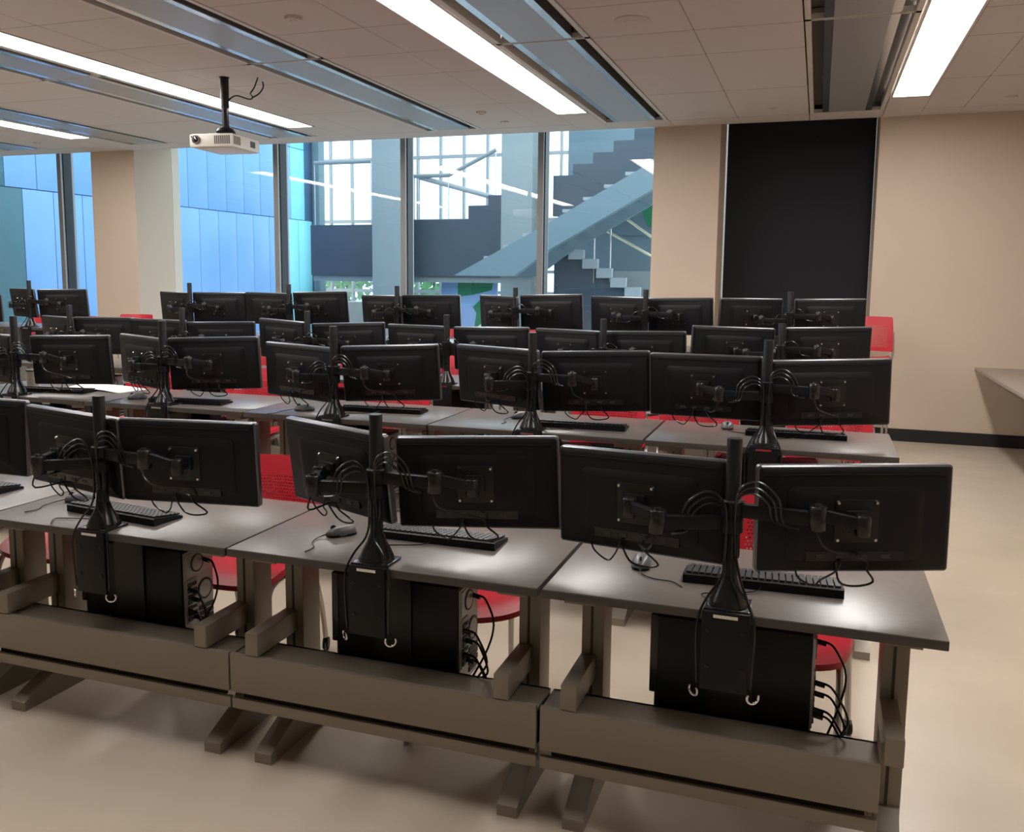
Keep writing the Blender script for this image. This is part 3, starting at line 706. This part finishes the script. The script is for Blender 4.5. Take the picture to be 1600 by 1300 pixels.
# ================================================================== red chairs
def chair_parts(sh):
    d = {}
    # backrest: curved shell with a field of real perforations
    NX, NZ = 68, 50; W_, H_ = .45, .33
    vs = []; fs = []
    def bp(u, v, off):
        x = (u-.5)*W_*(1-.10*v*v); y = .05*(1-(2*u-1)**2)-.012*math.sin(PI*v)+.05*v
        return (x, .20+y+off, sh+.055+v*H_)
    def inside(u, v):
        a = abs(2*u-1); b = abs(2*v-1); return not (a > .90 and b > .90 and (a-.90)**2+(b-.90)**2 > .01)
    bm = bmesh.new(); g = {}
    for j in range(NZ+1):
        for i2 in range(NX+1): g[i2, j] = bm.verts.new(bp(i2/NX, j/NZ, 0))
    for j in range(NZ):
        for i2 in range(NX):
            u, v = (i2+.5)/NX, (j+.5)/NZ
            if not inside(u, v): continue
            if .10 < u < .90 and .10 < v < .74 and (j % 2 == 0) and ((i2+(j//2)) % 2 == 0): continue
            bm.faces.new((g[i2, j], g[i2+1, j], g[i2+1, j+1], g[i2, j+1]))
    for v in [v for v in bm.verts if not v.link_faces]: bm.verts.remove(v)
    bmesh.ops.recalc_face_normals(bm, faces=bm.faces[:])
    bmesh.ops.solidify(bm, geom=bm.faces[:], thickness=.008)
    me = bpy.data.meshes.new('backrest'); bm.to_mesh(me); bm.free(); me.materials.append(M['red']); me.shade_smooth(); me.set_sharp_from_angle(angle=.8)
    d['backrest'] = me
    bm = bmesh.new(); n = 14; g = {}
    for j in range(n+1):
        for i2 in range(n+1):
            u, v = i2/n*2-1, j/n*2-1
            k = (1-.10*v*v*abs(u)); x = .225*u*(1-.12*abs(v)**4)*(1-.06*(v+1)/2); y = .215*v*(1-.10*abs(u)**4)
            z = sh-.02*(1-u*u)*(1-v*v)+.020*abs(u)**3-(.035*max(0, -v-.5)**1.5*2)
            g[i2, j] = bm.verts.new((x, y, z))
    for j in range(n):
        for i2 in range(n): bm.faces.new((g[i2, j], g[i2+1, j], g[i2+1, j+1], g[i2, j+1]))
    bmesh.ops.recalc_face_normals(bm, faces=bm.faces[:]); bmesh.ops.solidify(bm, geom=bm.faces[:], thickness=.022)
    me = bpy.data.meshes.new('seat'); bm.to_mesh(me); bm.free(); me.materials.append(M['red']); me.shade_smooth(); me.set_sharp_from_angle(angle=.9)
    d['seat'] = me
    d['pan'] = MB().bbox(-.17, .17, -.16, .16, sh-.055, sh-.024, .01).mesh('seat_pan', 'black')
    for s, k in ((-1, 'L'), (1, 'R')):
        d['upright'+k] = MB().tube([(s*.20, .02, sh-.035), (s*.215, .16, sh-.03), (s*.225, .235, sh+.03), (s*.222, .245, sh+.14), (s*.215, .245, sh+.24)], .011, 8, 5).mesh('back_upright', 'tube')
        d['bracket'+k] = MB().bbox(s*.212-.012, s*.212+.012, .212, .262, sh+.12, sh+.22, .006).mesh('back_bracket', 'footgrey')
        d['legF'+k] = MB().tube([(s*.18, -.05, sh-.035), (s*.20, -.17, sh-.05), (s*.205, -.225, sh*.5), (s*.21, -.245, .055)], .0115, 8, 5).mesh('leg', 'tube')
        d['legB'+k] = MB().tube([(s*.18, .05, sh-.035), (s*.20, .15, sh-.06), (s*.205, .22, sh*.5), (s*.21, .25, .055)], .0115, 8, 5).mesh('leg', 'tube')
    d['caster'] = (MB().cyl((-.012, 0, .026), (-.003, 0, .026), .026, 16).cyl((.003, 0, .026), (.012, 0, .026), .026, 16).cyl((0, 0, .03), (0, 0, .062), .008, 8)).mesh('caster', 'black')
    if sh > .55: d['foot_ring'] = MB().tube([(-.206, -.227, sh*.42), (.206, -.227, sh*.42), (.206, .224, sh*.42), (-.206, .224, sh*.42), (-.206, -.227, sh*.42)], .010, 8, 1).mesh('foot_ring', 'tube')
    return d
def make_chair(x, y, rz, sh, label):
    d = cached(('chair', sh), lambda: chair_parts(sh))
    t = thing('chair', label, 'chair', (x, y, 0), rz, group='red chairs')
    inst('seat', d['seat'], t); inst('backrest', d['backrest'], t); inst('seat_pan', d['pan'], t)
    for k in 'LR':
        u = inst('back_upright', d['upright'+k], t); inst('back_bracket', d['bracket'+k], u)
        s = -1 if k == 'L' else 1
        for f, yy in (('F', -.247), ('B', .252)):
            l = inst('leg', d['leg'+f+k], t); inst('caster', d['caster'], l, (s*.211, yy, 0), (0, 0, .3*s))
    if 'foot_ring' in d: inst('foot_ring', d['foot_ring'], t)
CH = [
 (-.06, 3.02, -.10, .45, 'red perforated chair at the rightmost front row desk'),
 (-1.20, 2.98, .45, .45, 'red perforated chair turned aside at the second front row desk from the right'),
 (-2.15, 2.98, .05, .45, 'red perforated chair between the second and third front row desks'),
 (-3.08, 2.98, .1, .45, 'red perforated chair at the leftmost front row desk'),
 (.08, 4.78, -.05, .60, 'red stool chair at the rightmost second row desk'),
 (-.58, 4.80, .1, .60, 'red stool chair between the two rightmost second row desks'),
 (-1.12, 4.78, .0, .60, 'red stool chair at the second desk from the right, second row'),
 (-2.45, 4.78, .1, .60, 'red stool chair at the third desk from the right, second row'),
 (-3.50, 4.79, .1, .60, 'red stool chair at the fourth desk from the right, second row'),
 (-4.33, 4.80, .15, .60, 'red stool chair at the fifth desk from the right, second row'),
 (.0, 6.23, .0, .60, 'red stool chair at the rightmost third row desk'),
 (-1.22, 6.23, .1, .60, 'red stool chair at the second desk from the right, third row'),
 (-2.62, 6.24, .0, .60, 'red stool chair at the third desk from the right, third row'),
 (-3.50, 6.23, .0, .60, 'red stool chair at the fourth desk from the right, third row'),
 (-4.45, 6.23, -.1, .60, 'red stool chair at the fifth desk from the right, third row'),
 (.45, 9.05, -.15, .88, 'tall red stool chair against the wall below the black blind edge'),
 (-1.30, 7.63, .0, .74, 'tall red stool chair at the second desk from the right, back row'),
 (-2.60, 7.63, .0, .74, 'tall red stool chair at the third desk from the right, back row'),
 (-3.40, 7.63, .1, .74, 'tall red stool chair at the fourth desk from the right, back row'),
 (-5.10, 7.63, .0, .74, 'tall red stool chair at the sixth desk from the right, back row'),
 (-7.55, 8.25, .2, .74, 'tall red stool chair in the gap before the beige column'),
 (-8.35, 7.62, .0, .74, 'tall red stool chair at the far left back row desk'),
 (-7.75, 7.62, .15, .74, 'tall red stool chair behind the seventh back row desk from the right'),
]
for c in CH: make_chair(*c)

# ================================================================== projector hanging from the ceiling
pr = thing('projector', 'white ceiling projector hanging on a black pole', 'projector', (-4.68, 6.33, 2.625), math.radians(6))
MB().bbox(-.20, .185, -.22, .22, 0, .105, .016).obj('body', 'proj', pr)
MB().bbox(-.17, .155, -.19, .19, -.006, .002, .003).obj('underside', 'proj', pr)
ln = MB().cyl((-.135, -.215, .058), (-.135, -.232, .058), .034, 24).obj('lens_ring', 'vent', pr)
MB().cyl((-.135, -.230, .058), (-.135, -.2345, .058), .026, 24, 0, .02).obj('lens', 'lens', ln)
for k in range(8): MB().box(.025+k*.018, .036+k*.018, -.2215, -.218, .022, .088).obj('vent_slot', 'vent', pr, smooth=False)
for k in range(5): MB().box(.184, .1865, -.20+k*.022, -.187+k*.022, .022, .088).obj('vent_slot', 'vent', pr, smooth=False)
MB().box(.184, .1865, .06, .14, .03, .08).obj('side_grille', 'vent', pr, smooth=False)
MB().cyl((-.178, -.2185, .082), (-.178, -.2225, .082), .006, 10).obj('sensor', 'blackg', pr)
MB().bbox(-.10, .10, -.12, .10, .112, .122, .003).bbox(-.05, .05, -.06, .06, .120, .145, .008).obj('mount_bracket', 'blackm', pr)
MB().lathe([(.075, .138), (.078, .150), (.060, .175), (.030, .185)], 24).obj('ball_joint', 'black', pr)
MB().cyl((0, 0, .18), (0, 0, .36), .027, 20).cyl((0, 0, .34), (0, 0, .585), .034, 20).obj('pole', 'blackm', pr)
MB().lathe([(.040, .578), (.040, .585)], 24).obj('ceiling_flange', 'blackm', pr)
MB().tube([(.03, 0, .40), (.09, .02, .44), (.20, .03, .41), (.235, .03, .425), (.215, .03, .455), (.25, .03, .50), (.285, .03, .58)], .006, 6, 5).obj('cable', 'blackg', pr)
MB().tube([(.03, -.01, .38), (.035, -.02, .25), (.05, -.01, .16), (.10, .10, .11), (.18, .22, .09)], .006, 6, 5).obj('cable', 'blackg', pr)
MB().tube([(.225, .03, .42), (.29, .03, .45), (.33, .03, .50), (.325, .03, .545)], .006, 6, 5).obj('cable', 'blackg', pr)
